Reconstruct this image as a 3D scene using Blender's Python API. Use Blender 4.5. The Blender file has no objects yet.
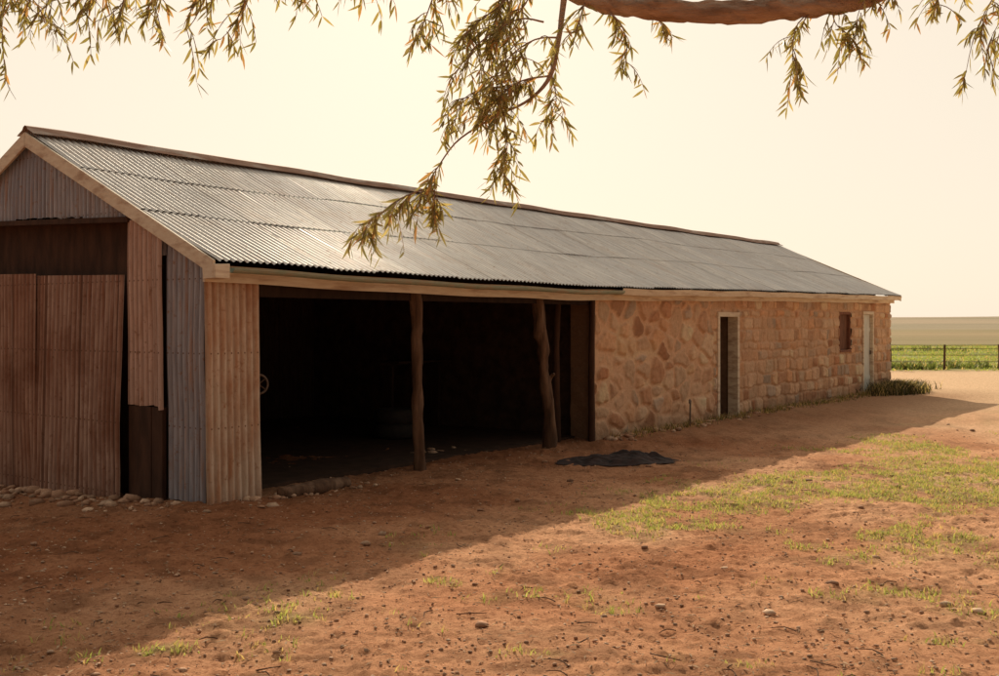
import bpy, math, random
import numpy as np
from mathutils import Vector, Matrix
random.seed(7); rng=np.random.default_rng(7)
C=bpy.context.scene.collection

# ---------------------------------------------------------------- helpers
def hsh(ix,iy,seed):
    n=(ix.astype(np.int64)*374761393+iy.astype(np.int64)*668265263+seed*974711)&0xffffffff
    n=((n^(n>>13))*1274126177)&0xffffffff
    n=((n^(n>>16))*2246822519)&0xffffffff
    return ((n^(n>>15))&0xffffff)/float(0xffffff)
def vn(x,y,seed=0):
    x=np.asarray(x,float);y=np.asarray(y,float)
    x,y=np.broadcast_arrays(x,y)
    ix=np.floor(x);iy=np.floor(y);fx=x-ix;fy=y-iy
    fx=fx*fx*(3-2*fx);fy=fy*fy*(3-2*fy)
    a=hsh(ix,iy,seed);b=hsh(ix+1,iy,seed);c=hsh(ix,iy+1,seed);d=hsh(ix+1,iy+1,seed)
    return (a*(1-fx)+b*fx)*(1-fy)+(c*(1-fx)+d*fx)*fy
def fbm(x,y,seed=0,o=4):
    s=0;a=.5;t=0
    for i in range(o):
        s=s+a*vn(x*2**i,y*2**i,seed+i*17);t+=a;a*=.5
    return s/t
def sm(a,b,x):
    t=np.clip((x-a)/(b-a),0,1);return t*t*(3-2*t)

def mesh(name,verts,faces,mat=None,parent=None,smooth=False,col=None):
    me=bpy.data.meshes.new(name)
    verts=np.asarray(verts,float)
    if isinstance(faces,np.ndarray) and faces.ndim==2:
        nf,k=faces.shape
        me.vertices.add(len(verts));me.vertices.foreach_set('co',verts.ravel())
        me.loops.add(nf*k);me.loops.foreach_set('vertex_index',faces.ravel().astype(np.int32))
        me.polygons.add(nf);me.polygons.foreach_set('loop_start',np.arange(0,nf*k,k,dtype=np.int32))
        me.update(calc_edges=True)
    else:
        me.from_pydata([tuple(v) for v in verts],[],[tuple(int(i) for i in f) for f in faces])
    if smooth: me.polygons.foreach_set('use_smooth',[True]*len(me.polygons))
    if col is not None:
        a=me.color_attributes.new('Col','FLOAT_COLOR','POINT')
        c=np.ones((len(verts),4));c[:,:3]=col;a.data.foreach_set('color',c.ravel())
    me.validate();me.update()
    ob=bpy.data.objects.new(name,me);C.objects.link(ob)
    if mat: me.materials.append(mat)
    if parent: ob.parent=parent
    return ob
def grid_faces(nx,ny):
    i=np.arange(nx*ny).reshape(ny,nx)
    return np.stack([i[:-1,:-1],i[:-1,1:],i[1:,1:],i[1:,:-1]],-1).reshape(-1,4)
def empty(name,loc=(0,0,0),rz=0):
    e=bpy.data.objects.new(name,None);e.location=loc;e.rotation_euler=(0,0,rz);C.objects.link(e);return e
class B:
    """collect boxes (8 verts, any hull) into one mesh"""
    def __init__(s): s.v=[];s.f=[]
    def hexa(s,p):
        n=len(s.v);s.v+= [tuple(q) for q in p]
        s.f+=[(n,n+3,n+2,n+1),(n+4,n+5,n+6,n+7),(n,n+1,n+5,n+4),(n+1,n+2,n+6,n+5),(n+2,n+3,n+7,n+6),(n+3,n,n+4,n+7)]
    def box(s,x0,x1,y0,y1,z0,z1,j=0):
        r=lambda:random.uniform(-j,j)
        s.hexa([(x0+r(),y0+r(),z0+r()),(x1+r(),y0+r(),z0+r()),(x1+r(),y1+r(),z0+r()),(x0+r(),y1+r(),z0+r()),
                (x0+r(),y0+r(),z1+r()),(x1+r(),y0+r(),z1+r()),(x1+r(),y1+r(),z1+r()),(x0+r(),y1+r(),z1+r())])
    def make(s,name,mat,parent=None,bev=0):
        o=mesh(name,s.v,s.f,mat,parent)
        if bev:
            m=o.modifiers.new('b','BEVEL');m.width=bev;m.segments=2
        return o
def tube(pts,rad,seg=12,noise=0,seed=0,sub=6,cap=True,ns=6,fq=.35):
    P=[Vector(p) for p in pts];n=len(P);out=[];R=[]
    for i in range(n-1):
        p0=P[max(i-1,0)];p1=P[i];p2=P[i+1];p3=P[min(i+2,n-1)]
        for k in range(sub):
            t=k/sub
            out.append(0.5*((2*p1)+(p2-p0)*t+(2*p0-5*p1+4*p2-p3)*t*t+(3*p1-p0-3*p2+p3)*t**3))
            R.append(rad[i]*(1-t)+rad[i+1]*t)
    out.append(P[-1]);R.append(rad[-1])
    V=[];F=[];side=None
    for i,p in enumerate(out):
        d=(out[min(i+1,len(out)-1)]-out[max(i-1,0)]).normalized()
        if side is None:
            side=d.orthogonal().normalized()
        side=(side-d*side.dot(d)).normalized();up=d.cross(side)
        for k in range(seg):
            a=2*math.pi*k/seg
            r=R[i]
            if noise:
                r*=1+noise*(float(fbm(math.cos(a)*ns/4+9,i*fq+math.sin(a)*ns/4,seed,3))-.5)*2
            q=p+(side*math.cos(a)+up*math.sin(a))*r
            V.append(tuple(q))
        if i:
            b=i*seg;a0=b-seg
            for k in range(seg):
                F.append((a0+k,a0+(k+1)%seg,b+(k+1)%seg,b+k))
    if cap:
        F.append(tuple(range(seg-1,-1,-1)));F.append(tuple(range(len(V)-seg,len(V))))
    return V,F
def join(parts):
    V=[];F=[]
    for v,f in parts:
        n=len(V);V+=list(v);F+=[tuple(i+n for i in ff) for ff in f]
    return V,F

# ---------------------------------------------------------------- materials
def newmat(name):
    m=bpy.data.materials.new(name);m.use_nodes=True
    nt=m.node_tree;b=nt.nodes['Principled BSDF'];return m,nt,b
def nd(nt,t,**k):
    n=nt.nodes.new(t)
    for a,v in k.items():
        if a in n.bl_rna.properties: setattr(n,a,v)
        else: n.inputs[a].default_value=v
    return n
def mixc(nt,f,a,b,mode='MIX'):
    n=nt.nodes.new('ShaderNodeMix');n.data_type='RGBA';n.blend_type=mode
    def put(i,v):
        if hasattr(v,'links') or isinstance(v,bpy.types.NodeSocket): nt.links.new(v,n.inputs[i])
        elif i==0: n.inputs[0].default_value=v
        else: n.inputs[i].default_value=(*v,1)
    put(0,f);put(6,a);put(7,b);return n.outputs[2]
def noise(nt,vec,scale,detail=5,rough=.6,lo=.35,hi=.65):
    n=nt.nodes.new('ShaderNodeTexNoise');n.inputs['Scale'].default_value=scale
    n.inputs['Detail'].default_value=detail;n.inputs['Roughness'].default_value=rough
    nt.links.new(vec,n.inputs['Vector'])
    r=nt.nodes.new('ShaderNodeMapRange');r.inputs[1].default_value=lo;r.inputs[2].default_value=hi
    nt.links.new(n.outputs[0],r.inputs[0]);return r.outputs[0]
def objvec(nt,scale=(1,1,1)):
    t=nt.nodes.new('ShaderNodeTexCoord');m=nt.nodes.new('ShaderNodeMapping');m.inputs['Scale'].default_value=scale
    nt.links.new(t.outputs['Object'],m.inputs[0]);return m.outputs[0]
def bump(nt,b,h,strength=.4,dist=.01):
    n=nt.nodes.new('ShaderNodeBump');n.inputs['Strength'].default_value=strength;n.inputs['Distance'].default_value=dist
    nt.links.new(h,n.inputs['Height']);nt.links.new(n.outputs[0],b.inputs['Normal'])
def simple(name,c1,c2,scale=6,stretch=(1,1,1),rough=.9,bs=.4,bd=.01,c3=None,spec=.2):
    m,nt,b=newmat(name);v=objvec(nt,stretch)
    c=mixc(nt,noise(nt,v,scale),c1,c2)
    if c3: c=mixc(nt,noise(nt,v,scale*.37,lo=.5,hi=.68),c,c3)
    nt.links.new(c,b.inputs['Base Color']);b.inputs['Roughness'].default_value=rough
    b.inputs['Specular IOR Level'].default_value=spec
    bump(nt,b,noise(nt,v,scale*4,lo=0,hi=1),bs,bd);return m
WPER=.084
def iron(name,ax,base,alt,rust,rlo=.5,rhi=.7,rough=.55,metal=.0,stretch=None,sheet=.72,spec=.4,seam=.3,dk=.68,trough_shade=0,lap=0):
    """weathered corrugated iron: per-sheet tone, streaks down the sheet, rust patches, shade painted into the troughs"""
    m,nt,b=newmat(name)
    t=nt.nodes.new('ShaderNodeTexCoord');s=nt.nodes.new('ShaderNodeSeparateXYZ');nt.links.new(t.outputs['Object'],s.inputs[0])
    d=nd(nt,'ShaderNodeMath',operation='DIVIDE');d.inputs[1].default_value=sheet;nt.links.new(s.outputs[ax],d.inputs[0])
    f=nd(nt,'ShaderNodeMath',operation='FLOOR');nt.links.new(d.outputs[0],f.inputs[0])
    w=nt.nodes.new('ShaderNodeTexWhiteNoise');w.noise_dimensions='1D';nt.links.new(f.outputs[0],w.inputs['W'])
    v=objvec(nt,stretch)
    big=objvec(nt)
    c=mixc(nt,w.outputs['Value'],base,alt)
    c=mixc(nt,noise(nt,v,5,lo=.3,hi=.7),c,[x*dk for x in base])
    rm=noise(nt,v,2.2,6,.7,rlo,rhi)
    c=mixc(nt,rm,c,rust)
    c=mixc(nt,noise(nt,big,1.1,6,.7,rlo+.03,rhi+.02),c,[x*.8 for x in rust])
    c=mixc(nt,noise(nt,big,14,4,.7,.58,.72),c,[x*.75 for x in rust])
    if trough_shade:
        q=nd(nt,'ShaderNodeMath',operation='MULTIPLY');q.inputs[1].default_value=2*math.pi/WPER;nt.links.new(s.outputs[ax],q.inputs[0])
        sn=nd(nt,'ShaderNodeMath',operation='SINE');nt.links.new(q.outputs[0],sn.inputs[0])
        mr=nt.nodes.new('ShaderNodeMapRange');mr.inputs[1].default_value=-.2;mr.inputs[2].default_value=1;mr.inputs[4].default_value=trough_shade;nt.links.new(sn.outputs[0],mr.inputs[0])
        c=mixc(nt,mr.outputs[0],c,mixc(nt,1.0,c,(.52,.42,.36),'MULTIPLY'))  # troughs painted darker, shade in the colour to bring out the corrugation
        # rows of rusting nail heads on the girts
        zq=nd(nt,'ShaderNodeMath',operation='DIVIDE');zq.inputs[1].default_value=.74;nt.links.new(s.outputs[2],zq.inputs[0])
        zf=nd(nt,'ShaderNodeMath',operation='FRACT');nt.links.new(zq.outputs[0],zf.inputs[0])
        zl=nd(nt,'ShaderNodeMath',operation='LESS_THAN');zl.inputs[1].default_value=.022;nt.links.new(zf.outputs[0],zl.inputs[0])
        sl=nd(nt,'ShaderNodeMath',operation='LESS_THAN');sl.inputs[1].default_value=-.8;nt.links.new(sn.outputs[0],sl.inputs[0])
        nm=nd(nt,'ShaderNodeMath',operation='MULTIPLY');nt.links.new(zl.outputs[0],nm.inputs[0]);nt.links.new(sl.outputs[0],nm.inputs[1])
        c=mixc(nt,nm.outputs[0],c,[x*.4 for x in rust])
    fr=nd(nt,'ShaderNodeMath',operation='FRACT');nt.links.new(d.outputs[0],fr.inputs[0])
    lt=nd(nt,'ShaderNodeMath',operation='LESS_THAN');lt.inputs[1].default_value=.03;nt.links.new(fr.outputs[0],lt.inputs[0])
    ml=nd(nt,'ShaderNodeMath',operation='MULTIPLY');ml.inputs[1].default_value=seam;nt.links.new(lt.outputs[0],ml.inputs[0])
    c=mixc(nt,ml.outputs[0],c,[x*.35 for x in rust])
    nt.links.new(c,b.inputs['Base Color']);b.inputs['Roughness'].default_value=rough;b.inputs['Metallic'].default_value=metal
    b.inputs['Specular IOR Level'].default_value=spec
    bump(nt,b,noise(nt,big,30,lo=0,hi=1),.15,.01);return m

M_roof=iron('roof_iron',0,(.66,.65,.63),(.80,.77,.71),(.54,.42,.33),.52,.85,.52,.32,(6,.4,.4),spec=.45,seam=.3,dk=.68)
M_gable=iron('gable_iron',1,(.40,.43,.52),(.58,.59,.64),(.44,.27,.18),.52,.72,.5,.15,(1,7,.5),trough_shade=.6)
M_pink=iron('pink_iron',1,(.74,.53,.44),(.62,.50,.45),(.42,.22,.13),.50,.72,.6,.1,(1,6,.6),trough_shade=.6)
M_door=iron('door_iron',1,(.52,.33,.25),(.60,.45,.38),(.30,.14,.085),.44,.68,.6,.1,(1,6,.5),sheet=.68,seam=.6,trough_shade=.7)
M_front=iron('front_iron',0,(.78,.60,.45),(.70,.58,.48),(.52,.27,.15),.46,.68,.6,.05,(5,1,.7),sheet=.7,trough_shade=.55)
M_inner=iron('inner_iron',0,(.07,.05,.042),(.09,.06,.05),(.05,.03,.022),.45,.7,.9,0,(6,1,.5),spec=.05)  # near-black sheet colour carries the shade inside the bay
M_cream=simple('weathered_cream_paint',(.84,.76,.61),(.74,.63,.48),9,(.4,1,3),.7,c3=(.52,.38,.27))
M_ridge=simple('ridge_cap_iron',(.42,.28,.21),(.28,.16,.11),3,(1,3,3),.75,c3=(.60,.56,.50))
M_green=simple('green_gutter_paint',(.28,.36,.28),(.38,.41,.33),7,(1,3,3),.5,c3=(.44,.36,.26))
M_wood=simple('grey_bush_timber',(.18,.105,.066),(.09,.053,.036),16,(1,1,.15),.95,.9,.02,c3=(.28,.18,.12))
M_dark=simple('dark_timber',(.095,.050,.033),(.05,.028,.02),8,(1,1,.3),.95)
M_black=simple('shade_toned_boards',(.05,.03,.022),(.028,.018,.014),8,(1,1,.3),.95)  # boards coloured near black to paint in the interior's shade
M_mortar=simple('mortar',(.30,.19,.13),(.22,.14,.09),9)
M_inwall=simple('shade_toned_inner_stone',(.095,.058,.042),(.04,.027,.02),5)  # stone colour darkened to hold the shade inside the shed
M_floor=simple('shed_dirt_floor',(.08,.047,.032),(.045,.028,.02),5)  # floor earth darkened with the bay's shade
M_bluedoor=simple('pale_door_paint',(.76,.79,.74),(.64,.66,.60),5,(1,1,.3),.6)
M_redw=simple('red_frame_paint',(.30,.14,.09),(.20,.095,.065),8)
M_shut=simple('shutter_boards',(.26,.13,.085),(.15,.075,.05),8,(1,1,.3))
M_tarp=simple('black_tarpaulin',(.025,.02,.02),(.05,.03,.028),9,rough=.8)
M_bark=simple('gum_bark',(.66,.46,.33),(.38,.25,.175),14,(.25,1,1),.9,1,.05,c3=(.80,.64,.50))
M_rub=simple('tyre_rubber',(.035,.03,.03),(.05,.045,.04),9)
M_steel=simple('old_steel',(.20,.16,.13),(.12,.07,.045),9,rough=.6)

def attrmat(name,scale=25,bs=.5,bd=.01,rough=.95,var=.55):
    m,nt,b=newmat(name)
    a=nt.nodes.new('ShaderNodeAttribute');a.attribute_name='Col'
    v=objvec(nt)
    c=mixc(nt,noise(nt,v,scale,6,.7,.3,.7),(1,1,1),(var,var*.95,var*.9))
    c=mixc(nt,1.0,a.outputs['Color'],c,'MULTIPLY')
    nt.links.new(c,b.inputs['Base Color']);b.inputs['Roughness'].default_value=rough
    b.inputs['Specular IOR Level'].default_value=.1
    bump(nt,b,noise(nt,v,scale*1.6,8,.7,0,1),bs,bd);return m
M_wall=attrmat('stonework',18,.8,.025,var=.76)

def leafmat(name,c1,c2,tr=.45):
    m,nt,b=newmat(name);out=nt.nodes['Material Output']
    a=nt.nodes.new('ShaderNodeAttribute');a.attribute_name='Col'
    b.inputs['Roughness'].default_value=.55;b.inputs['Specular IOR Level'].default_value=.3
    nt.links.new(a.outputs['Color'],b.inputs['Base Color'])
    t=nt.nodes.new('ShaderNodeBsdfTranslucent')
    c=mixc(nt,1.0,a.outputs['Color'],c2,'MULTIPLY')
    nt.links.new(c,t.inputs[0])
    x=nt.nodes.new('ShaderNodeMixShader');x.inputs[0].default_value=tr
    nt.links.new(b.outputs[0],x.inputs[1]);nt.links.new(t.outputs[0],x.inputs[2]);nt.links.new(x.outputs[0],out.inputs[0]);return m
M_leaf=leafmat('gum_leaf',None,(1.55,1.35,.78),.42)
M_grass=leafmat('grass_blade',None,(1.4,1.4,.8),.42)

# ---------------------------------------------------------------- terrain
def gz(x,y):
    x=np.asarray(x,float);y=np.asarray(y,float)
    r=np.hypot(x,y)
    z=-.16*sm(-3.0,-6.0,x)*sm(20,9,y)
    fade=sm(60,20,r)
    z=z+fade*((fbm(x*.8,y*.8,3,3)-.5)*.07+(fbm(x*5,y*5,9,4)-.5)*.045)
    z=z+ (fbm(x*.01+7,y*.01,5,3)-.5)*1.6*sm(60,200,r)+sm(500,4000,r)*(6+22*fbm(x*.0006+3,y*.0006,6,3))
    return z
def axis(lo,hi,step,far,g=1.12,):
    a=list(np.arange(lo,hi+1e-6,step));s=step;x=hi
    while x<far: s*=g;x+=s;a.append(x)
    s=step;x=lo
    while x>-far: s*=g;x-=s;a.insert(0,x)
    return np.array(a)
xs=axis(-4.5,6,.028,4500,1.09);ys=axis(4.6,13,.028,4500,1.09)
X,Y=np.meshgrid(xs,ys)
near=sm(30,15,np.hypot(X,Y))
clod=np.clip(fbm(X*16,Y*16,14,2)-.52,0,1)*sm(.35,.6,fbm(X*1.2,Y*1.2,15,3))
Z=gz(X,Y)+near*((fbm(X*20,Y*20,13,2)-.5)*.022+clod*.07)
patches=[(3.87,11.6,1.8,1.2,1.0),(1.27,9.5,.9,.7,.75),(3.47,8.7,.55,.42,1.4),(.11,5.68,.4,.22,1.0),(1.29,5.5,.16,.14,1.2),(-1.84,5.76,.2,.16,1.0),
 (-.49,7.3,.35,.25,.8),(2.2,10.6,1.2,.8,.75),(5.8,12.8,1.6,1.2,.9),(.4,8.3,.4,.4,.6),(5.2,10.3,.9,.6,.5),(2.5,5.9,.3,.2,.8),(-1.2,6.3,.3,.2,.6),(1.9,7.2,.5,.4,.55),(2.8,6.9,.4,.3,.65),(5.5,15,2,1,.6),(-.4,6.2,.3,.2,.6),(.8,6.6,.3,.2,.6)]
OX,OY=-2.905,10.27
def gmask(x,y):
    m=0
    for cx,cy,rx,ry,w in patches:
        m=m+w*np.exp(-(((x-cx)/rx)**2+((y-cy)/ry)**2))
    n=fbm(x*1.6,y*1.6,21,4);n2=fbm(x*5,y*5,33,4)
    vv=-(x-OX)*.799+(y-OY)*.601
    k=sm(.37,.70,m*.62+n*.5-.12)+.42*sm(.56,.73,n)*sm(-6,3,x+ (y-6)*.3)
    return np.clip(k,0,1)*sm(.36,.58,n2+.055)*sm(34,20,np.hypot(x,y))*sm(-2.2,-3.3,vv)
G=gmask(X,Y)
d1=np.array([.80,.465,.28]);d2=np.array([.62,.32,.18]);d3=np.array([.88,.61,.40])
n1=sm(.35,.65,fbm(X*.9,Y*.9,41,4))[...,None];n2=sm(.45,.75,fbm(X*.35,Y*.35,51,4))[...,None]
col=d1*(1-n1)+d2*n1;col=col*(1-n2*.6)+d3*n2*.6
n3=sm(.48,.70,fbm(X*4,Y*4,55,4))[...,None];col=col*(1-.28*n3)
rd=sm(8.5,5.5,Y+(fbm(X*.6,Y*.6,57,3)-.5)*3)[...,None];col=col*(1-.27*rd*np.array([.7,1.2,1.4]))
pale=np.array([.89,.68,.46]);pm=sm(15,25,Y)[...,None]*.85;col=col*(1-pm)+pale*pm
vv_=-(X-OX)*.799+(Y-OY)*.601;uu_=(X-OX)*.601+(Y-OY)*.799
tr=sm(-3.9,-1.2,vv_+(fbm(X*.7,Y*.7,58,3)-.5)*1.5)*sm(24,20,uu_);col=col*(1-tr[...,None]*np.array([.42,.49,.52]))  # shed's shadow deepened in the ground colour, darker and redder
gg=np.array([.40,.38,.17]);col=col*(1-G[...,None]*.45)+gg*G[...,None]*.45
wig=(fbm(X*.05,Y*.05,61,3)-.5)*6
f1=sm(37.5,39.5,Y+wig*.4)[...,None];green=np.array([.31,.35,.13])*(.6+.8*fbm(X*.3,Y*.15,62,4)[...,None])
col=col*(1-f1)+green*f1
f2=sm(78,86,Y+wig)[...,None]
band=fbm(X*.004,Y*.02,63,4)[...,None];tan=np.array([.52,.41,.27])*(1-band)+np.array([.34,.32,.19])*band
rows=(.95+.05*np.sin(Y*.25+X*.08)+.22*(fbm(X*.03,Y*.15,66,3)-.5))[...,None]
col=col*(1-f2)+tan*rows*f2
f3=sm(260,320,Y+wig*8)[...,None];grn=np.array([.36,.34,.25]);b2=sm(.42,.58,fbm(X*.002+3,Y*.003,64,3))[...,None]
far=grn*(1-b2)+np.array([.48,.41,.31])*b2
col=col*(1-f3)+far*f3
def groundmat():
    m,nt,b=newmat('dirt_and_fields')
    a=nt.nodes.new('ShaderNodeAttribute');a.attribute_name='Col'
    v=objvec(nt)
    c=mixc(nt,noise(nt,v,9,8,.75,.3,.7),(1.08,1.08,1.06),(.72,.65,.60))
    c=mixc(nt,1.0,a.outputs['Color'],c,'MULTIPLY')
    vo=nt.nodes.new('ShaderNodeTexVoronoi');vo.inputs['Scale'].default_value=38;nt.links.new(v,vo.inputs[0])
    sp=nt.nodes.new('ShaderNodeSeparateColor');nt.links.new(vo.outputs['Color'],sp.inputs[0])
    mr=nt.nodes.new('ShaderNodeMapRange');mr.inputs[1].default_value=.80;mr.inputs[2].default_value=.9;nt.links.new(sp.outputs[0],mr.inputs[0])
    mm=nd(nt,'ShaderNodeMath',operation='MULTIPLY');mm.inputs[1].default_value=.4;nt.links.new(mr.outputs[0],mm.inputs[0])
    c=mixc(nt,mm.outputs[0],c,mixc(nt,1.0,c,(.45,.36,.32),'MULTIPLY'))
    c=mixc(nt,noise(nt,v,60,4,.7,.52,.72),c,mixc(nt,1.0,c,(.58,.50,.46),'MULTIPLY'))
    nt.links.new(c,b.inputs['Base Color']);b.inputs['Roughness'].default_value=1;b.inputs['Specular IOR Level'].default_value=.03
    bump(nt,b,noise(nt,v,16,12,.8,0,1),.8,.035);return m
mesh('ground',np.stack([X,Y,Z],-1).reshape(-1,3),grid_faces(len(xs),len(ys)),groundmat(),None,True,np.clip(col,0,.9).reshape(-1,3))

# ---------------------------------------------------------------- shed
ANG=math.atan2(.799,.601)
shed=empty('stone_and_iron_farm_shed',(OX,OY,0),ANG)
cu,su=.601,.799
def w2l(x,y): dx=x-OX;dy=y-OY;return dx*cu+dy*su,-dx*su+dy*cu
def l2w(u,v): return OX+u*cu-v*su,OY+u*su+v*cu
L=22.15;W=6.3;RV=3.15;O0=-.05;O1=.03
def eave(u): return np.interp(u,[-.3,0,3,6.5,9,13,22.6],[2.40,2.39,2.34,2.32,2.35,2.41,2.50])
def ridge(u): return 3.99-.03*np.sin(np.clip(u/L,0,1)*math.pi)+.006*np.sin(u*2.1)
def roofz(u,v):
    t=np.abs(v-RV)/(RV+.28)
    return ridge(u)*(1-t)+eave(u)*t-.035*np.sin(np.clip(t,0,1)*math.pi)*(1+.5*np.sin(u*.9))
PER=.085
def course(v0,v1,lift,seed,nr=8):
    us=np.arange(O0,L+O1,PER/6);V=[]
    sh=np.floor(us/.72);jit=(hsh(sh,sh*0,seed)-.5)
    T=np.linspace(0,1,nr)
    UU,TT=np.meshgrid(us,T)
    a0=v0+jit*.03*(1 if v0<3 else -1)
    VV=a0[None,:]*(1-TT)+v1*TT
    ZZ=roofz(UU,VV)+lift*(1-TT)+.012*np.sin(UU*2*math.pi/PER)+(jit[None,:]*.006)+.008*vn(UU*1.5,VV*1.5,seed)
    return np.stack([UU,VV,ZZ],-1).reshape(-1,3),grid_faces(len(us),nr)
for k,(a,b_) in enumerate([(-.28,1.12),(1.0,2.25),(2.12,3.17)]):
    v,f=course(a,b_,.008,100+k);v[:,2]+=.003*k;mesh('roof_front_sheets.%d'%k,v,f,M_roof,shed,True)
v,f=course(6.58,3.13,.012,110,14);mesh('roof_rear_sheets',v,f,M_roof,shed,True)
us=np.linspace(O0-.03,L+O1+.03,160);prof=[(-.17,-.065),(-.165,-.055),(-.06,-.006),(-.035,.03),(0,.045),(.035,.03),(.06,-.006),(.165,-.055),(.17,-.065)]
V=[];
for dv,dz in prof:
    for u in us: V.append((u,RV+dv,float(ridge(u))+.035+dz+.004*math.sin(u*3.3)))
mesh('ridge_cap',V,grid_faces(len(us),len(prof)),M_ridge,shed,True)
for tag,u0,u1 in (('near',O0-.035,O0-.005),('far',L+O1-.005,L+O1+.025)):
    bb=B()
    for s in (-1,1):
        ve=RV+s*(RV+.27);za=float(ridge(0 if u0<0 else L))-.002;zb=float(eave(u0))+.003
        d=.17
        bb.hexa([(u0,RV+s*.004,za-d),(u1,RV+s*.004,za-d),(u1,ve,zb-d+.02),(u0,ve,zb-d+.02),(u0,RV+s*.004,za),(u1,RV+s*.004,za),(u1,ve,zb),(u0,ve,zb)])
    bb.make('barge_boards_'+tag,M_cream,shed,.004)
def strip(name,profile,ua,ub,mat,n=60,closed=True):
    us=np.linspace(ua,ub,n);V=[];F=[];k=len(profile)
    for u in us:
        e=float(eave(u))+.006*math.sin(u*2.7)
        for v,z in profile: V.append((u,v,e+z))
    for i in range(n-1):
        for j in range(k if closed else k-1):
            F.append((i*k+j,i*k+(j+1)%k,(i+1)*k+(j+1)%k,(i+1)*k+j))
    if closed: F.append(tuple(range(k)));F.append(tuple(range((n-1)*k+k-1,(n-1)*k-1,-1)))
    return mesh(name,V,F,mat,shed)
strip('fascia_board',[(-.10,-.20),(-.10,-.035),(-.07,-.035),(-.07,-.20)],O0,L+O1-.01,M_cream)
def gut(r=.055): 
    o=[];i=[]
    for k in range(9):
        a=math.pi+math.pi*k/8;o.append((-.165+r*math.cos(a),-.055+r*math.sin(a)))
    for k in range(9):
        a=2*math.pi-math.pi*k/8;i.append((-.165+(r-.005)*math.cos(a),-.055+(r-.005)*math.sin(a)))
    return o+i
gp=gut()
strip('green_gutter',[(v-.12,z-.004) for v,z in gp],.12,7.6,M_green,40)
strip('cream_gutter',[(-.27,-.12),(-.30,-.02),(-.29,-.02),(-.262,-.108),(-.115,-.108),(-.115,-.12)],7.62,L+O1-.02,M_cream,60)
bb=B()
bb.box(O0-.03,.10,-.30,-.105,2.22,2.36,.006);bb.make('eave_end_block',M_cream,shed,.006)
bb=B()
for u in np.arange(.5,L,.9):
    for s in (-1,1):
        ve=RV+s*(RV-.1);z0=float(roofz(u,RV))-.06;z1=float(roofz(u,ve))-.05
        bb.hexa([(u,RV,z0-.1),(u+.05,RV,z0-.1),(u+.05,ve,z1-.1),(u,ve,z1-.1),(u,RV,z0),(u+.05,RV,z0),(u+.05,ve,z1),(u,ve,z1)])
bb.box(.1,7.3,.02,.14,2.06,2.19);bb.make('rafters_and_plate',M_black,shed)
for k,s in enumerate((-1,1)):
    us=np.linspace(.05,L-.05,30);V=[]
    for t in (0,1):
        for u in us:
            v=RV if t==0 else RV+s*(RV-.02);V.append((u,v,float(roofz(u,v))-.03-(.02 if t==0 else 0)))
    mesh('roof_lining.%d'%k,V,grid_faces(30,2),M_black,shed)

def corr(name,mat,ax,a0,a1,off,zb,zt,amp=.012,per=WPER,lean=0,nr=10,wob=.016,seed=0):
    """vertical corrugated cladding; ax 0: runs along u at v=off, ax 1: runs along v at u=off"""
    n=int((a1-a0)/(per/8))+1;A=np.linspace(a0,a1,n);T=np.linspace(0,1,nr);AA,TT=np.meshgrid(A,T)
    sh=np.floor(A/.7);j=(hsh(sh,sh*0,seed+5)-.5)*.05
    z0=np.array([zb(a) for a in A])+j+(vn(A*9,A*0,seed)-.5)*.03;z1=np.array([zt(a) for a in A]);ZZ=z0[None]*(1-TT)+z1[None]*TT
    D=off+amp*np.sin(AA*2*math.pi/per)+lean*(1-TT)+(vn(AA*1.3,ZZ*1.3,seed)-.5)*wob*2+j[None]*.25
    if ax==0: P=np.stack([AA,D,ZZ],-1)
    else: P=np.stack([D,AA,ZZ],-1)
    return mesh(name,P.reshape(-1,3),grid_faces(n,nr),mat,shed,True)
def gline(v): return float(roofz(-.04,v))-.03
HD=lambda v: 2.90+(v-1.2)*.04
corr('gable_cladding_upper',M_gable,1,1.20,5.2,0.02,HD,gline,seed=3)
corr('gable_cladding_corner',M_gable,1,.0,.615,0.02,lambda v:-.02,gline,seed=4)
corr('gable_cladding_pink',M_pink,1,.60,1.215,-.03,lambda v:.93,lambda v:min(gline(v),2.86),seed=5)
corr('gable_cladding_pinktop',M_gable,1,.60,1.215,.03,lambda v:2.5,gline,seed=5)
corr('gable_cladding_left',M_gable,1,5.18,W,0.02,lambda v:-.3,gline,seed=6)
corr('iron_door_leaf_a',M_door,1,1.24,2.95,-.045,lambda v:-.06-.05*(v-1.2),lambda v:2.27+.02*v,lean=-.05,seed=7)
corr('iron_door_leaf_b',M_door,1,2.9,5.2,-.085,lambda v:-.25,lambda v:2.29+.02*v,seed=8)
corr('front_return_sheet',M_front,0,-.01,.69,-.01,lambda u:-.02,lambda u:2.26,lean=-.07,amp=.010,seed=9)
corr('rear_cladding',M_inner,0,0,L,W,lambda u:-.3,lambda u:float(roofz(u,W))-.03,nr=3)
corr('far_gable_cladding',M_gable,1,0.4,W-.02,L,lambda v:2.3,lambda v:float(roofz(L,v))-.03,nr=3)
bb=B();bb.box(.14,.17,1.1,5.2,-.3,2.98);bb.box(.14,.17,.1,1.1,-.1,2.4);bb.make('gable_void_shade_panel',M_dark,shed)  # added dark panel, stands in for the shaded opening above the doors
bb=B()
bb.hexa([(-.05,1.18,2.84),(.04,1.18,2.84),(.04,5.3,3.0),(-.05,5.3,3.0),(-.05,1.18,2.90),(.04,1.18,2.90),(.04,5.3,3.06),(-.05,5.3,3.06)])
bb.box(.04,.12,1.17,1.27,-.3,2.84);bb.box(.04,.12,5.12,5.22,-.3,2.9);bb.box(.05,.12,.05,.12,-.1,2.3)
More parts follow.
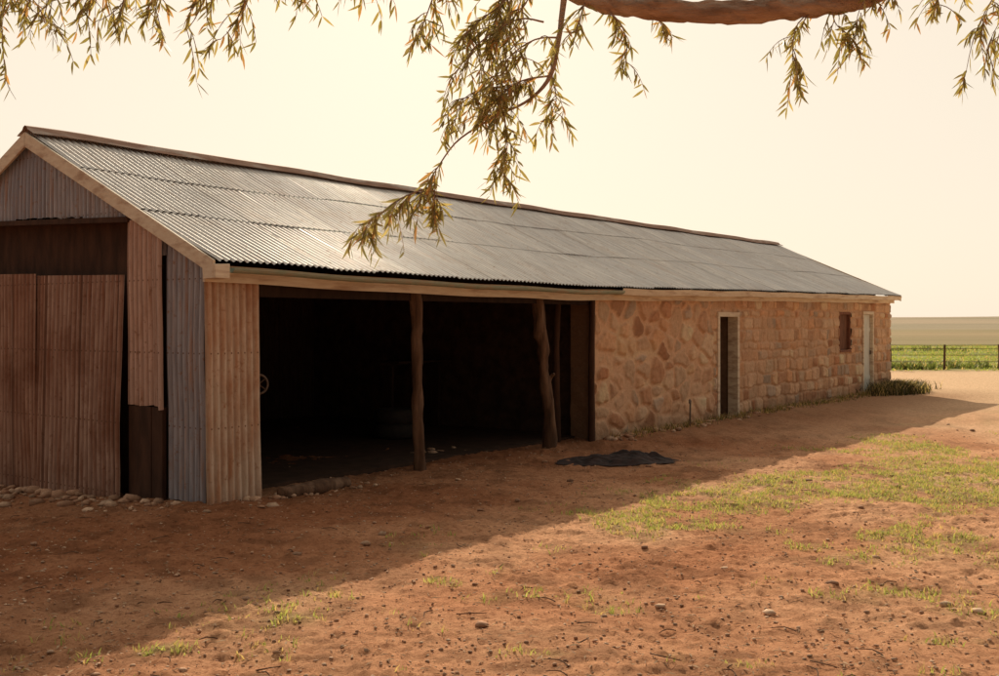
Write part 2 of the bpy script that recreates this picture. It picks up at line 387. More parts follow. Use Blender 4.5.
bb.box(.05,.13,.60,1.2,.86,.94)
bb.box(-.02,.03,.62,.80,-.1,.93);bb.box(-.025,.03,.805,1.0,-.1,.93);bb.box(-.02,.03,1.005,1.2,-.1,.93)
bb.make('gable_timber_frame',M_dark,shed,.004)
D1=(11.52,12.44,1.97);D2=(19.80,20.60,2.05);WN=(18.15,18.92,1.13,2.04)
TH=.42
bb=B()
def pier(u0,u1,z0,z1): 
    bb.hexa([(u0,.035,z0),(u1,.035,z0),(u1,TH,z0),(u0,TH,z0),(u0,.035,z1 if z1 else float(eave(u0))-.05),(u1,.035,z1 if z1 else float(eave(u1))-.05),(u1,TH,z1 if z1 else float(eave(u1))-.05),(u0,TH,z1 if z1 else float(eave(u0))-.05)])
pier(7.33,D1[0],-.3,0);pier(D1[0],D1[1],D1[2],0);pier(D1[1],WN[0],-.3,0);pier(WN[0],WN[1],-.3,WN[2]);pier(WN[0],WN[1],WN[3],0);pier(WN[1],D2[0],-.3,0)
pier(D2[0],D2[1],D2[2],0);pier(D2[1],L,-.3,0)
bb.box(L-TH,L,TH+.001,W-.03,-.3,2.36)
bb.make('stone_wall_core',M_mortar,shed)
bb=B()
for ub in (7.34,):
    bb.hexa([(ub,TH+.001,-.3),(ub+TH,TH+.001,-.3),(ub+TH,RV,-.3),(ub,RV,-.3),(ub,TH,2.55),(ub+TH,TH,2.55),(ub+TH,RV,3.85),(ub,RV,3.85)])
    bb.hexa([(ub,RV+.001,-.3),(ub+TH,RV+.001,-.3),(ub+TH,W-.04,-.3),(ub,W-.04,-.3),(ub,RV+.001,3.85),(ub+TH,RV+.001,3.85),(ub+TH,W-.04,2.4),(ub,W-.04,2.4)])
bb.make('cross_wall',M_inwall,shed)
# stone skin (height field with individually toned stones)
ST=.02;WU0=7.22
U=np.arange(WU0,L+.001,ST);zt=np.linspace(0,1,124);UU,TT=np.meshgrid(U,zt);ZZ=-.12+TT*(eave(UU)-.05+.12)
pu=UU+(fbm(UU*5,ZZ*5,71,3)-.5)*.13;pz=ZZ+(fbm(UU*5+9,ZZ*5,72,3)-.5)*.13
pts=[]
for i in range(-1,16):
    for j in range(-2,11):
        pts.append((7.2+i*.40+random.uniform(-.2,.2)+(j%2)*.18,-.2+j*.275+random.uniform(-.13,.13)))
pts=np.array(pts);wt=rng.uniform(0,.15,len(pts))
D=np.hypot((pu[...,None]-pts[:,0])*.85,(pz[...,None]-pts[:,1])*1.15)-wt
idx=np.argsort(D,-1)[...,:2];Ds=np.take_along_axis(D,idx,-1)
e_r=(Ds[...,1]-Ds[...,0])*.5;id_r=idx[...,0]
rm_=hsh(id_r,id_r*0+3,8);e_r=e_r-.014*rm_-.012
rowz=[-.25]
while rowz[-1]<2.8: rowz.append(rowz[-1]+random.uniform(.15,.27))
rowz=np.array(rowz)
pu2=UU+(fbm(UU*5,ZZ*5,73,3)-.5)*.09;pz2=ZZ+(fbm(UU*3+9,ZZ*4,74,3)-.5)*.12
row=np.clip(np.searchsorted(rowz,pz2)-1,0,len(rowz)-2)
e_c=np.zeros_like(pz);id_c=np.zeros(pz.shape,int)
for r in range(len(rowz)-1):
    b=[7.0+random.uniform(0,.3)]
    while b[-1]<23: b.append(b[-1]+random.uniform(.17,.50))
    b=np.array(b);m=row==r
    k=np.clip(np.searchsorted(b,pu2)-1,0,len(b)-2)
    eu=np.minimum(pu2-b[k],b[k+1]-pu2);ez=np.minimum(pz2-rowz[r],rowz[r+1]-pz2)
    rr=.06;dx_=np.maximum(rr-eu,0);dz_=np.maximum(rr-ez,0)
    e=np.where((dx_>0)&(dz_>0),rr-np.hypot(dx_,dz_),np.minimum(eu,ez))
    e_c=np.where(m,e,e_c);id_c=np.where(m,1000+r*100+k,id_c)
e_c=e_c-.005
sel=UU+ (fbm(UU*2,ZZ*2,75,2)-.5)*.5>D1[0]-.15
e=np.where(sel,e_c,e_r);ids=np.where(sel,id_c,id_r)
prof=sm(.002,.030,e)
rh=hsh(ids,ids*0,5);rc=hsh(ids,ids*0+1,6);rt=hsh(ids,ids*0+2,7)
h=prof*(.018+.034*rh)+(fbm(UU*12,ZZ*12,77,4)-.5)*.026*(.4+prof)
smear=sm(.50,.68,fbm(UU*1.5,ZZ*1.5,78,4))*.8
h=h*(1-smear*.55)
ca=np.array([.86,.50,.29]);cb=np.array([.90,.68,.48]);cc=np.array([.58,.30,.17]);cm=np.array([.89,.60,.40]);cg=np.array([.62,.49,.38])
w=rc[...,None];sc=np.where(w<.45,ca+(cb-ca)*w/.45,cb+(cc-cb)*(w-.45)/.55);sc=np.where((rt[...,None]>.87),cg,sc)*(.78+.34*rh[...,None])
pr=(prof*(1-smear*.8))[...,None]
mort=np.where(sel[...,None],cm*.84,cm*1.0)
colw=mort*(1-pr)+sc*pr
colw=colw*(.84+.34*fbm(UU*3,ZZ*3,79,3)[...,None])
foot_tone=sm(.45,.0,ZZ+fbm(UU*2,ZZ*0,80,3)*.3-.1)[...,None];colw=colw*(1-.28*foot_tone)  # wall colour darkens towards the foot
P=np.stack([UU,-h,ZZ],-1)
P[0,:,1]=.03;P[-1,:,1]=.03;P[:,0,1]=.05;P[:,-1,1]=.05
F=grid_faces(len(U),len(zt));cx=UU.ravel()[F].mean(1);cz=ZZ.ravel()[F].mean(1)
hole=((cx>D1[0])&(cx<D1[1])&(cz<D1[2]))|((cx>D2[0])&(cx<D2[1])&(cz<D2[2]))|((cx>WN[0])&(cx<WN[1])&(cz>WN[2])&(cz<WN[3]))
mesh('stone_wall_face',P.reshape(-1,3),F[~hole],M_wall,shed,True,np.clip(colw,0,.89).reshape(-1,3))
V2=np.arange(.0,TH,.02);zz=np.linspace(-.1,2.25,100);A,Bz=np.meshgrid(V2,zz)
hh=(fbm(A*5+4,Bz*5,91,4)-.5)*.05
mesh('stone_wall_jamb',np.stack([WU0+.012-np.abs(hh),A+.02,Bz],-1).reshape(-1,3),grid_faces(len(V2),len(zz)),M_wall,shed,True,np.tile([.32,.2,.13],(A.size,1)))
bb=B()
def frame(u0,u1,zt_,t=.075,y0=-.05,y1=.16,zb=-.05):
    bb.box(u0-.015,u0+t,y0,y1,zb,zt_-t);bb.box(u1-t,u1+.015,y0,y1,zb,zt_-t);bb.box(u0-.015,u1+.015,y0-.003,y1,zt_-t,zt_+.015)
frame(*D1[:2],D1[2],.07);frame(*D2[:2],D2[2],.06);bb.make('door_frames',M_cream,shed,.005)
bb=B()
for i in range(6): bb.box(D1[0]+.08+.0,D1[0]+.12,.18+i*.115,.18+i*.115+.11,.02,1.86)
bb.make('open_plank_door',M_black,shed,.003)
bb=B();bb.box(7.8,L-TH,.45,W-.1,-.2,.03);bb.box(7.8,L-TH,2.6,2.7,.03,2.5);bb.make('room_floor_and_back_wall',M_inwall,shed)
bb=B();w_=(D2[1]-D2[0]-.13)/4
for i in range(4): bb.box(D2[0]+.065+i*w_+.002,D2[0]+.065+(i+1)*w_-.002,.03,.06,.03,D2[2]-.065)
bb.box(D2[0]+.065,D2[1]-.065,.015,.029,.35,.45);bb.box(D2[0]+.065,D2[1]-.065,.015,.029,1.55,1.65)
bb.make('closed_plank_door',M_bluedoor,shed,.003)
bb=B();bb.box(D2[1]-.13,D2[1]-.10,-.02,.014,.98,1.08);bb.make('door_handle',M_steel,shed,.004)
bb=B()
u0,u1,z0,z1=WN
bb.box(u0,u0+.06,-.02,.12,z0,z1-.06);bb.box(u1-.06,u1,-.02,.12,z0,z1-.06);bb.box(u0,u1,-.023,.12,z1-.06,z1);bb.box(u0-.03,u1+.03,-.05,.12,z0-.05,z0)
bb.make('window_frame',M_redw,shed,.004)
bb=B();pw=(u1-u0-.12)/4
for i in range(4): bb.box(u0+.06+i*pw+.003,u0+.06+(i+1)*pw-.003,.05,.075,z0,z1-.06)
bb.make('window_shutter_boards',M_shut,shed,.003)
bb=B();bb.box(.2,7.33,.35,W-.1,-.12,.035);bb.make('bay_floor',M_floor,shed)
pt=[]
a=tube([(3.24,.02,-.2),(3.20,.01,.6),(3.15,.0,1.3),(3.19,.02,1.8),(3.15,.03,2.2)],[.088,.078,.070,.074,.072],12,.6,5,8);pt.append(a)
a=tube([(6.05,.02,-.2),(6.02,.0,.5),(5.92,.03,1.1),(5.87,.02,1.6),(5.80,.05,2.2)],[.10,.085,.075,.085,.088],12,.6,9,8);pt.append(a)
a=tube([(5.98,.0,.9),(6.02,-.02,1.0),(6.03,-.08,1.06)],[.04,.03,.02],8);pt.append(a)
v,f=join(pt);mesh('bush_pole_posts',v,f,M_wood,shed,True)
v,f=join([tube([(7.16,.0,-.2),(7.14,-.02,1.1),(7.17,-.01,2.2)],[.055,.048,.045],10,.25,3,8),tube([(6.75,.35,-.1),(6.72,.35,1.2),(6.76,.35,2.2)],[.06,.05,.05],10,.25,4,8)])
mesh('jamb_posts',v,f,M_dark,shed,True)
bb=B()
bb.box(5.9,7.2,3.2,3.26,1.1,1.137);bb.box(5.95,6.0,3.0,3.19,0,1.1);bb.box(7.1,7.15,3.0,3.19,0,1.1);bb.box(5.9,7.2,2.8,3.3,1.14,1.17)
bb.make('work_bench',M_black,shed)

# ---------------------------------------------------------------- things in the bay
def torus(R,r,cx,cy,cz,axis='z',n=28,m=12,bump_=0):
    V=[];F=[]
    for i in range(n):
        a=2*math.pi*i/n
        for j in range(m):
            b=2*math.pi*j/m;rr=r*(1+bump_*(i%2));x=(R+rr*math.cos(b))*math.cos(a);y=(R+rr*math.cos(b))*math.sin(a);z=rr*math.sin(b)*1.3
            p=(x,y,z) if axis=='z' else ((z,x,y) if axis=='x' else (x,z,y))
            V.append((p[0]+cx,p[1]+cy,p[2]+cz))
            F.append((i*m+j,((i+1)%n)*m+j,((i+1)%n)*m+(j+1)%m,i*m+(j+1)%m))
    return V,F
def lathe(prof,cx,cy,n=24):
    V=[];F=[];k=len(prof)
    for i in range(n):
        a=2*math.pi*i/n
        for r,z in prof: V.append((cx+r*math.cos(a),cy+r*math.sin(a),z))
    for i in range(n):
        for j in range(k-1): F.append((i*k+j,((i+1)%n)*k+j,((i+1)%n)*k+j+1,i*k+j+1))
    return V,F
def place(ob,u,v,z=0,rz=0):
    x,y=l2w(u,v);ob.location=(x,y,z);ob.rotation_euler=(0,0,ANG+rz)
drum=[(0.0,0),(.28,0),(.29,.015),(.285,.03),(.285,.28),(.297,.295),(.285,.31),(.285,.57),(.297,.585),(.285,.60),(.285,.85),(.29,.87),(.28,.87),(.27,.855),(0,.855)]
for u,v in ((2.3,3.6),(2.95,3.9)):
    vv,ff=lathe(drum,0,0);place(mesh('steel_drum',vv,ff,M_steel,None,True),u,v,.03)
vv,ff=join([torus(.26,.09,0,0,.12),torus(.27,.09,.03,.02,.33)]);place(mesh('stacked_tyres',vv,ff,M_rub,None,True),5.4,2.4,.03)
vv,ff=join([torus(.10,.012,0,0,0,'x',24,8),lathe([(.0,-.01),(.02,-.01),(.02,.01),(0,.01)],0,0,10)]+[tube([(0,0,0),(0,.1*math.cos(a),.1*math.sin(a))],[.006,.006],6) for a in (0,1.26,2.51,3.77,5.03)])
place(mesh('pulley_wheel',vv,ff,M_steel,None,True),.78,.1,1.15,1.2)
def rocks(n,fn,smin,smax,seed,flat=.6):
    ico=[];t=(1+5**.5)/2
    for a,b_ in ((-1,t),(1,t),(-1,-t),(1,-t)): ico.append((a,b_,0))
    for a,b_ in ((-1,t),(1,t),(-1,-t),(1,-t)): ico.append((0,a,b_))
    for a,b_ in ((-1,t),(1,t),(-1,-t),(1,-t)): ico.append((b_,0,a))
    ico=np.array(ico)/np.linalg.norm(ico[0])
    fc=np.array([(0,11,5),(0,5,1),(0,1,7),(0,7,10),(0,10,11),(1,5,9),(5,11,4),(11,10,2),(10,7,6),(7,1,8),(3,9,4),(3,4,2),(3,2,6),(3,6,8),(3,8,9),(4,9,5),(2,4,11),(6,2,10),(8,6,7),(9,8,1)])
    r=np.random.default_rng(seed);Vs=[];Fs=[];Cs=[]
    for i in range(n):
        x,y=fn(r);s=smin+(smax-smin)*r.random()**3
        q=ico*(1+(r.random((12,1))-.5)*.5)*np.array([1,.55+.5*r.random(),flat*(.6+.5*r.random())])*s
        a=r.random()*6.28;c_,s_=math.cos(a),math.sin(a)
        q=np.stack([q[:,0]*c_-q[:,1]*s_,q[:,0]*s_+q[:,1]*c_,q[:,2]],-1)+np.array([x,y,float(gz(x,y))+s*flat*.3+.004])
        Vs.append(q);Fs.append(fc+12*i);k=r.random();b_=r.random()*.6+.6
        Cs.append(np.tile((np.array([.50,.28,.18])*(1-k)+np.array([.84,.62,.45])*k)*b_,(12,1)))
    return np.concatenate(Vs),np.concatenate(Fs),np.concatenate(Cs)
M_rock=attrmat('pebble_stone',30,.4,.01)
def rub(name,n,fn,a,b_,seed,flat=.6,smooth=False):
    v,f,c=rocks(n,fn,a,b_,seed,flat);return mesh(name,v,f,M_rock,None,smooth,c)
rub('rubbish_pile',30,lambda r:l2w(4.3+r.normal()*.25,.9+r.normal()*.12),.03,.09,3)
rub('gable_rubble',170,lambda r:l2w(-.12-abs(r.normal())*.28,.1+r.random()*3.8),.02,.11,4)
rub('wall_foot_rubble',260,lambda r:l2w(7.4+r.random()**1.6*14.5,-.07-abs(r.normal())*.16),.015,.085,5)
rub('corner_rubble',60,lambda r:l2w(.2+r.random()*1.9,-.15-abs(r.normal())*.2),.02,.08,6)
rub('pebbles',16000,lambda r:((lambda y:( r.uniform(-.56,.56)*y,y))(4.6+12*r.random()**1.7)),.004,.017,8,.55)
rub('gravel_stones',300,lambda r:((lambda y:( r.uniform(-.56,.56)*y,y))(4.8+14*r.random()**1.4)),.014,.055,9,.5)
pts_=[l2w(.75,-.28),l2w(1.3,-.30),l2w(1.75,-.22)]
v,f=tube([(x,y,.05) for x,y in pts_],[.075,.085,.06],10,.4,12,8);mesh('old_log',v,f,M_wood,None,True)
n=90;A=np.linspace(-1,1,n);XA,YA=np.meshgrid(A,A);R=np.hypot(XA,YA);th=np.arctan2(YA,XA)
rm=.55+.6*fbm(np.cos(th)*2.2+3,np.sin(th)*2.2,120,4)
hh=(1-sm(.4,1.0,R/rm*.95))*(.01+.11*np.abs(fbm(XA*4,YA*4,121,4)-.5)*2+.07*np.exp(-((XA-.25)**2*9+YA**2*5)))
tx=1.50+XA*1.05;ty=13.5+YA*.5+XA*.1
keep=R<rm
F=grid_faces(n,n);F=F[keep.ravel()[F].all(1)]
mesh('crumpled_tarpaulin',np.stack([tx,ty,gz(tx,ty)+.012+hh],-1).reshape(-1,3),F,M_tarp,None,True)
x,y=l2w(10.05,-.2);v,f=join([tube([(x,y,-.1),(x+.01,y,.42)],[.016,.016],10,sub=2),tube([(x+.01,y,.42),(x-.01,y-.05,.45),(x-.02,y-.09,.40)],[.02,.018,.014],10,sub=4)])
mesh('garden_tap',v,f,M_steel,None,True)

# ---------------------------------------------------------------- blades (grass, weeds)
def blades(pos,hmin,hmax,nb,seed,colA,colB,width=.004,spread=.03,brown=.2):
    r=np.random.default_rng(seed);N=len(pos)*nb
    base=np.repeat(pos,nb,0)+np.concatenate([r.normal(0,spread,(N,2)),np.zeros((N,1))],1)
    base[:,2]=gz(base[:,0],base[:,1])-.003
    h=(hmin+(hmax-hmin)*r.random(N)**1.5)
    a=r.random(N)*6.28;lean=h*r.uniform(.2,1.0,N);b_=r.random(N)*6.28
    w=width*(.6+.8*r.random(N))
    dx=np.cos(a)*w;dy=np.sin(a)*w
    tip=base+np.stack([np.cos(b_)*lean,np.sin(b_)*lean,h],-1)
    mid=base+np.stack([np.cos(b_)*lean*.35,np.sin(b_)*lean*.35,h*.6],-1)
    o=np.stack([dx,dy,dx*0],-1)
    V=np.stack([base-o,base+o,mid+o*.8,mid-o*.8,tip+o*.1,tip-o*.1],1).reshape(-1,3)
    i=np.arange(N)[:,None]*6
    F=np.concatenate([i+np.array([0,1,2,3]),i+np.array([3,2,4,5])])
    k=r.random((N,1));c=np.array(colA)*(1-k)+np.array(colB)*k
    c=np.where(r.random((N,1))<brown,np.array([.56,.42,.24]),c)
    return V,F,np.repeat(c,6,0)
def scatter(n,x0,x1,y0,y1,fn,seed):
    r=np.random.default_rng(seed);x=r.uniform(x0,x1,n);y=r.uniform(y0,y1,n);k=r.random(n)<fn(x,y)
    return np.stack([x[k],y[k],0*x[k]],-1)
pos=scatter(95000,-4,9,4.6,17,lambda x,y:gmask(x,y)*.6,31)
v,f,c=blades(pos,.015,.055,6,32,(.26,.31,.10),(.48,.49,.21),.0042,.027,.32);mesh('grass',v,f,M_grass,None,False,c)
ug=rng.uniform(7.5,22.0,500);vg=-.08-abs(rng.normal(0,.15,500));px_,py_=l2w(ug,vg)
v,f,c=blades(np.stack([px_,py_,px_*0],-1),.03,.14,6,33,(.10,.12,.04),(.22,.20,.08),.005,.04,.5);mesh('wall_foot_weeds',v,f,M_grass,None,False,c)
pos=scatter(26000,9,60,38.5,80,lambda x,y:np.clip(.1+1.3*(fbm(x*.25,y*.12,130,3)-.38),0,1)*(x/y<.75),35)
v,f,c=blades(pos,.03,.11,6,36,(.25,.31,.09),(.44,.47,.18),.03,.25,.2);mesh('paddock_grass',v,f,M_grass,None,False,c)
r=np.random.default_rng(77);q=[]
for cx,cy,s in ((15.5,40,.5),(17.9,41,.9),(21,40.5,.8),(13.5,40.2,.6),(24.5,41,.9),(26,66,2.5)):
    for _ in range(36): q.append((cx+r.normal()*s,cy+r.normal()*s*.4,0))
v,f,c=blades(np.array(q),.10,.35,8,38,(.10,.13,.04),(.20,.22,.08),.03,.14,.1);mesh('fence_line_weeds',v,f,M_grass,None,False,c)
bpos=[]
for i in range(480):
    u=21.2+rng.normal()*.7;v_=-.5+rng.normal()*.22;bpos.append((*l2w(u,v_),0))
v,f,c=blades(np.array(bpos),.06,.34,14,37,(.05,.055,.025),(.10,.085,.045),.010,.07,.25);mesh('scrubby_bush',v,f,M_grass,None,False,c)

r=np.random.default_rng(44);N=3200;yy=4.7+9*r.random(N)**1.5;xx=r.uniform(-.55,.55,N)*yy;a=r.random(N)*6.28;l=r.uniform(.012,.042,N);w=l*.14
d=np.stack([np.cos(a),np.sin(a)],-1);pz=gz(xx,yy)+.012
p=np.stack([xx,yy],-1);q=np.stack([-d[:,1],d[:,0]],-1)
def v3(a,z): return np.concatenate([a,z[:,None]],1)
V=np.stack([v3(p-d*l[:,None],pz),v3(p+q*w[:,None],pz+.006),v3(p+d*l[:,None],pz+.002),v3(p-q*w[:,None],pz+.004)],1).reshape(-1,3)
F=np.arange(N)[:,None]*4+np.array([0,1,2,3]);k=r.random((N,1));c=np.repeat(np.array([.26,.15,.09])*(1-k)+np.array([.62,.46,.30])*k,4,0)
M_lit=attrmat('dry_leaf',40,.1,.002)
mesh('leaf_litter',V,F,M_lit,None,False,c)
pt=[]
for i in range(90):
    y=5+7*random.random()**1.4;x=random.uniform(-.52,.52)*y;a=random.random()*6.28;l=random.uniform(.05,.2);z=float(gz(x,y))+.012
    pt.append(tube([(x,y,z),(x+math.cos(a)*l*.5,y+math.sin(a)*l*.5,z+.01),(x+math.cos(a+.3)*l,y+math.sin(a+.3)*l,z)],[.004,.0035,.002],5,sub=2))
v,f=join(pt);mesh('fallen_twigs',v,f,M_wood)

# ---------------------------------------------------------------- fence
fence=empty('post_and_wire_fence')
fp=[(8.35+i*2.1,39.2+i*.09) for i in range(20)]
pt=[]
for i,(x,y) in enumerate(fp):
    z=float(gz(x,y));t=.045 if i%3 else .075
    pt.append(tube([(x,y,z-.2),(x+.02,y,z+.6),(x+random.uniform(-.06,.06),y,z+.95+.15*(i%3==0))],[t,t*.9,t*.8],8,.2,i,3))
v,f=join(pt);mesh('fence_posts',v,f,M_wood,fence,True)
pt=[]
for h in (.3,.55,.8,.92):
    pt.append(tube([(x,y,float(gz(x,y))+h) for x,y in fp],[.014]*len(fp),4,sub=1))
v,f=join(pt);mesh('fence_wires',v,f,M_steel,fence)

# ---------------------------------------------------------------- gum tree
tree=empty('eucalyptus_tree')
br=[]
br.append(tube([(5.7,6.6,-.3),(5.55,6.6,.8),(5.35,6.5,1.8),(5.2,6.45,2.6)],[.46,.36,.31,.28],20,.15,1,8,ns=5))
limb=[(5.25,6.45,2.5),(4.7,6.35,3.3),(4.0,6.2,3.85),(3.2,6.1,4.0),(2.6,6,3.88),(2.2,6,3.70),(1.95,6,3.625),(1.6,6,3.590),(1.2,6,3.570),(.8,6,3.60),(.5,6,3.655),(.1,6.02,3.86),(-.6,6.08,4.1),(-1.5,6.1,4.22),(-2.5,6.1,4.3),(-3.5,6.1,4.3)]
lr=[.24,.19,.14,.105,.08,.054,.060,.062,.066,.058,.050,.045,.040,.032,.024,.012]
br.append(tube(limb,lr,24,.42,2,12,ns=7,fq=.45))
br.append(tube([(5.2,6.45,2.5),(5.3,6.2,3.8),(5.0,5.6,5.2),(4.5,5.2,6.6),(4.3,4.9,7.6)],[.22,.18,.13,.08,.03],14,.12,3,6))
br.append(tube([(5.3,6.2,3.7),(6.2,6.4,5.0),(7.0,6.6,6.2),(7.4,6.6,7.2)],[.15,.11,.07,.03],12,.12,4,6))
br.append(tube([(5.0,5.6,5.2),(3.6,5.0,6.0),(2.2,4.6,6.6),(1.2,4.3,6.9)],[.10,.08,.05,.02],12,.12,5,6))
LV=[];LF=[];LC=[]
def leaf(p,d,l,w):
    d=d.normalized();s=d.cross(Vector((random.gauss(0,1),random.gauss(0,1),random.gauss(0,.5))))
    if s.length<1e-3: s=Vector((1,0,0))
    s.normalize();n=d.cross(s);cv=random.uniform(-.25,.25)*l;cn=random.uniform(-.12,.12)*l
    b=len(LV)
    def pt(t,ww): 
        c=p+d*(l*t)+s*(cv*t*t)+n*(cn*t*t);return (c-s*(w*ww),c+s*(w*ww))
    a1,a2=pt(.22,.42);b1,b2=pt(.5,.5);c1,c2=pt(.78,.28);tip=pt(1,0)[0]
    LV.extend([tuple(x) for x in (p,a1,a2,b1,b2,c1,c2,tip)])
    LF.extend([(b,b+1,b+2),(b+1,b+3,b+4,b+2),(b+3,b+5,b+6,b+4),(b+5,b+7,b+6)])
    k=random.random();q=random.random()
    c=[.20+.16*k,.195+.135*k,.085+.06*k]
    if q<.12: c=[.52,.33,.16]
    elif q<.30: c=[.48,.44,.23]
    LC.extend([c]*8)
def spray(pts,r0=.008,dens=1.0,side=5,sl=.28,leaf_l=(.055,.115),main_from=.15):
    side=int(side*1.9+.5)
    P=[Vector(p) for p in pts]
    br.append(tube(pts,[r0*(1-.75*i/(len(pts)-1)) for i in range(len(pts))],6,sub=4,cap=False))
    tot=[(P[i+1]-P[i]).length for i in range(len(P)-1)];Ltot=sum(tot)
    def at(t):
        s=t*Ltot
        for i,x in enumerate(tot):
            if s<=x or i==len(tot)-1: return P[i].lerp(P[i+1],min(1,s/x)),(P[i+1]-P[i]).normalized()
            s-=x
    def leaves(p,d,n):
        for _ in range(n):
            dd=d*.45+Vector((random.gauss(-.18,.58),random.gauss(0,.5),-.62+random.gauss(0,.42)))
            leaf(p,dd,random.uniform(*leaf_l),random.uniform(.010,.017))
    n=int(Ltot*26*dens)
    for i in range(n):
        t=main_from+(1-main_from)*i/max(1,n);p,d=at(t);leaves(p,d,1)
    for i in range(side):
        t=random.uniform(main_from,1);p,d=at(t)
        q=[p];dd=(d*.6+Vector((random.gauss(0,.8),random.gauss(0,.8),random.gauss(0,.45)))).normalized()
        l=sl*random.uniform(.4,1.3);k=6
        for j in range(k):
            dd=(dd+Vector((0,0,-.24))).normalized();q.append(q[-1]+dd*(l/k))
        br.append(tube([tuple(x) for x in q],[.0028]*4+[.0017]*(len(q)-4),4,sub=1,cap=False))
        for j in range(1,len(q)): leaves(q[j],dd,1 if random.random()<.4*dens else 2)
br.append(tube([(.37,6,3.66),(.34,5.98,3.42),(.29,5.97,3.2),(.17,5.95,3.06),(.02,5.92,2.98),(-.12,5.9,2.90)],[.018,.014,.011,.009,.007,.005],8,.3,8,sub=5))
spray([(.34,5.98,3.42),(.2,5.95,3.40),(.05,5.9,3.28),(-.02,5.9,3.1)],.006,1,10,.25)
spray([(.29,5.97,3.2),(.12,5.93,3.16),(-.02,5.9,3.05),(-.1,5.85,2.9)],.006,1.1,13,.25)
spray([(.02,5.92,2.98),(.04,5.9,2.85),(.02,5.9,2.7),(.03,5.9,2.55)],.005,1.1,8,.16)
spray([(-.12,5.9,2.90),(-.25,5.88,2.80),(-.36,5.86,2.64),(-.45,5.85,2.5),(-.62,5.83,2.40)],.006,.9,7,.2,main_from=.4)
spray([(-.40,5.86,2.55),(-.55,5.8,2.48),(-.68,5.8,2.38),(-.80,5.8,2.27)],.005,1.1,9,.17)
spray([(-.36,5.86,2.62),(-.36,5.84,2.5),(-.36,5.84,2.35)],.004,1.1,4,.14)
spray([(.15,6,3.88),(.05,5.98,3.65),(-.12,5.95,3.50),(-.22,5.9,3.38)],.007,.9,9,.24)
spray([(-.2,6.05,3.98),(-.35,6,3.72),(-.42,5.95,3.52),(-.48,5.95,3.38)],.007,.9,8,.2)
spray([(.1,6,3.9),(.0,6.1,3.6),(-.1,6.15,3.35),(-.12,6.15,3.18)],.007,.9,9,.24)
spray([(.2,6,3.8),(.15,6.0,3.62),(.0,6.05,3.5),(-.25,6.05,3.45)],.006,.9,9,.24)
spray([(.25,5.95,3.5),(.1,5.9,3.5),(-.1,5.9,3.38),(-.25,5.9,3.2)],.006,1,8,.22)
spray([(.1,5.95,3.1),(-.05,5.9,3.12),(-.2,5.88,3.05),(-.25,5.88,2.92)],.005,1,8,.2)
spray([(.35,5.98,3.5),(.3,6.1,3.3),(.33,6.1,3.1),(.3,6.1,3.0)],.006,.9,6,.16)
spray([(.55,6,3.62),(.68,5.95,3.5),(.72,5.93,3.35),(.70,5.93,3.2)],.006,.9,4,.16)
spray([(.50,6,3.66),(.45,5.9,3.5),(.43,5.9,3.4)],.005,.8,3,.14)
spray([(.8,6.02,3.60),(.92,6.1,3.56),(1.0,6.1,3.48)],.004,.5,2,.12)
for x,zt0,zb0,dn in ((-2.85,4.3,3.38,1),(-2.6,4.3,3.40,1),(-2.35,4.28,3.46,.9),(-2.15,4.27,3.48,.9),(-1.95,4.25,3.52,.8),(-1.72,4.22,3.42,1),(-1.5,4.2,3.38,1),(-1.2,4.18,3.66,.8),(-.85,4.12,3.74,.8),(-2.7,4.3,3.45,1)):
    dx=random.uniform(-.15,.15)
    spray([(x+.25,6.1,zt0),(x+.12,6.05,zt0*.6+zb0*.4),(x,6,zb0+.15),(x+dx,5.98,zb0+.03)],.006,dn,9,.24)
spray([(-2.95,6.1,4.2),(-2.85,6,3.6),(-2.80,5.95,3.2),(-2.74,5.95,3.06)],.004,.2,1,.12,main_from=.6)
for p in ([(1.85,6,3.62),(1.70,5.98,3.5),(1.66,5.95,3.32),(1.67,5.95,3.18)],[(1.9,6.0,3.64),(1.9,5.95,3.5),(1.98,5.95,3.42)],[(2.3,6,3.78),(2.05,5.9,3.6),(2.0,5.9,3.45)],
          [(3.1,6.1,4.0),(2.85,6.0,3.7),(2.72,6,3.45),(2.66,6,3.2)],[(3.3,6.1,4.0),(3.0,6,3.7),(2.85,6,3.5),(2.78,6,3.35)],[(2.75,6,3.92),(2.6,6.1,3.75),(2.5,6.1,3.6)],[(3.4,6.2,4.0),(3.1,6.2,3.8),(2.95,6.2,3.5),(2.9,6.2,3.2)]):
    spray(p,.005,.8,5,.19)
for i in range(60):
    c=random.choice([(4.5,5.2,6.6,1.3),(7.0,6.5,6.4,1.3),(2.2,4.6,6.6,1.2),(5.4,5.6,6.9,1.5),(3.4,4.9,6.2,1.0)])
    p=Vector((c[0]+random.gauss(0,c[3]*.6),c[1]+random.gauss(0,.7),max(5.7,c[2]+random.gauss(0,.5))))
    a=random.random()*6.28;q=p+Vector((math.cos(a)*.4,math.sin(a)*.4,-.1));w=q+Vector((math.cos(a)*.2,math.sin(a)*.2,-.4))
    spray([tuple(p),tuple(q),tuple(w)],.01,.8,5,.35)
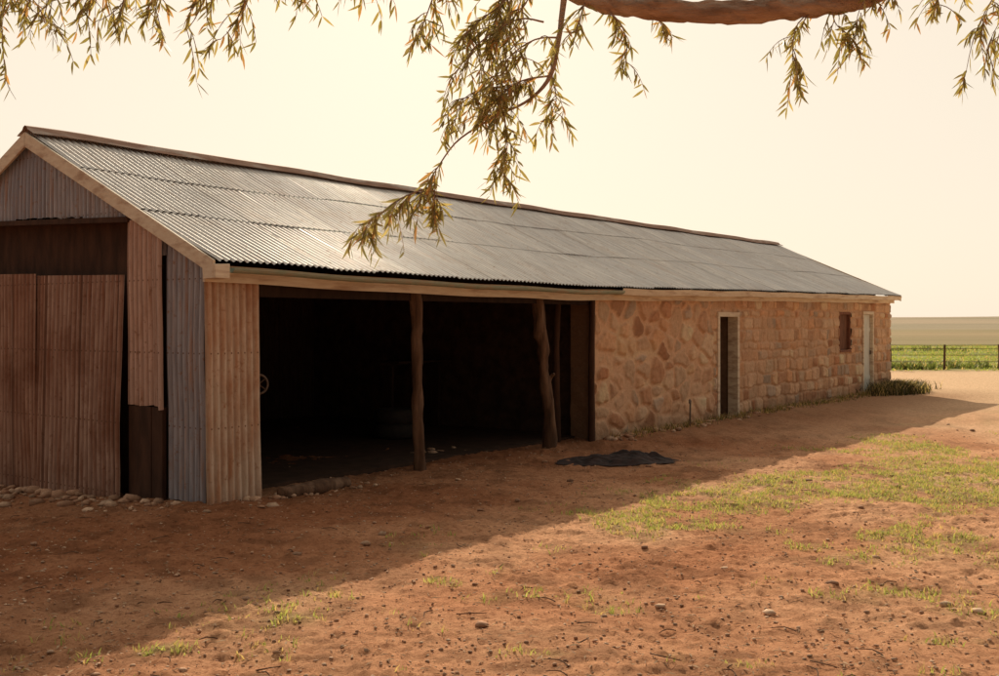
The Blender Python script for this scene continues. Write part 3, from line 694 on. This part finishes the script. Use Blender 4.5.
v,f=join(br);mesh('trunk_and_limbs',v,f,M_bark,tree,True)
mesh('foliage',LV,LF,M_leaf,tree,False,np.array(LC))

# ---------------------------------------------------------------- light, sky, camera
SV=Vector((-.273,4.71,2.38)).normalized();el=math.asin(SV.z);az=math.atan2(SV.x,SV.y)
sun=bpy.data.lights.new('sun','SUN');sun.energy=5;sun.angle=math.radians(.5);sun.color=(1,.84,.63)
so=bpy.data.objects.new('sun',sun);C.objects.link(so);so.rotation_euler=(-SV).to_track_quat('-Z','Y').to_euler();so.location=(0,0,30)
w=bpy.data.worlds.new('World');bpy.context.scene.world=w;w.use_nodes=True;nt=w.node_tree
bg=nt.nodes['Background'];sky=nt.nodes.new('ShaderNodeTexSky');sky.sky_type='NISHITA';sky.sun_disc=False
sky.sun_elevation=el;sky.sun_rotation=az;sky.air_density=1.0;sky.dust_density=1.5;sky.ozone_density=1
tc=nt.nodes.new('ShaderNodeTexCoord');dp=nt.nodes.new('ShaderNodeVectorMath');dp.operation='DOT_PRODUCT'
nt.links.new(tc.outputs['Generated'],dp.inputs[0]);dp.inputs[1].default_value=(SV.x,SV.y,SV.z*.5)
mr=nt.nodes.new('ShaderNodeMapRange');mr.interpolation_type='SMOOTHSTEP';mr.inputs[1].default_value=-.5;mr.inputs[2].default_value=.85
nt.links.new(dp.outputs['Value'],mr.inputs[0])
haze=mixc(nt,mr.outputs[0],(2.0,1.6,1.22),(10.0,8.75,7.15))
sk=mixc(nt,1.0,sky.outputs[0],(1.0,.87,.70),'MULTIPLY')
c=mixc(nt,.90,sk,haze)
nt.links.new(c,bg.inputs[0]);bg.inputs[1].default_value=.10
cam=bpy.data.cameras.new('camera');cam.sensor_width=36;cam.lens=36*1050/999;cam.shift_y=-16/999;cam.clip_end=12000
co=bpy.data.objects.new('camera',cam);C.objects.link(co);co.location=(0,0,1.8);co.rotation_euler=(math.pi/2,0,0)
s=bpy.context.scene;s.camera=co
s.view_settings.view_transform='Standard';s.view_settings.look='None';s.view_settings.exposure=0
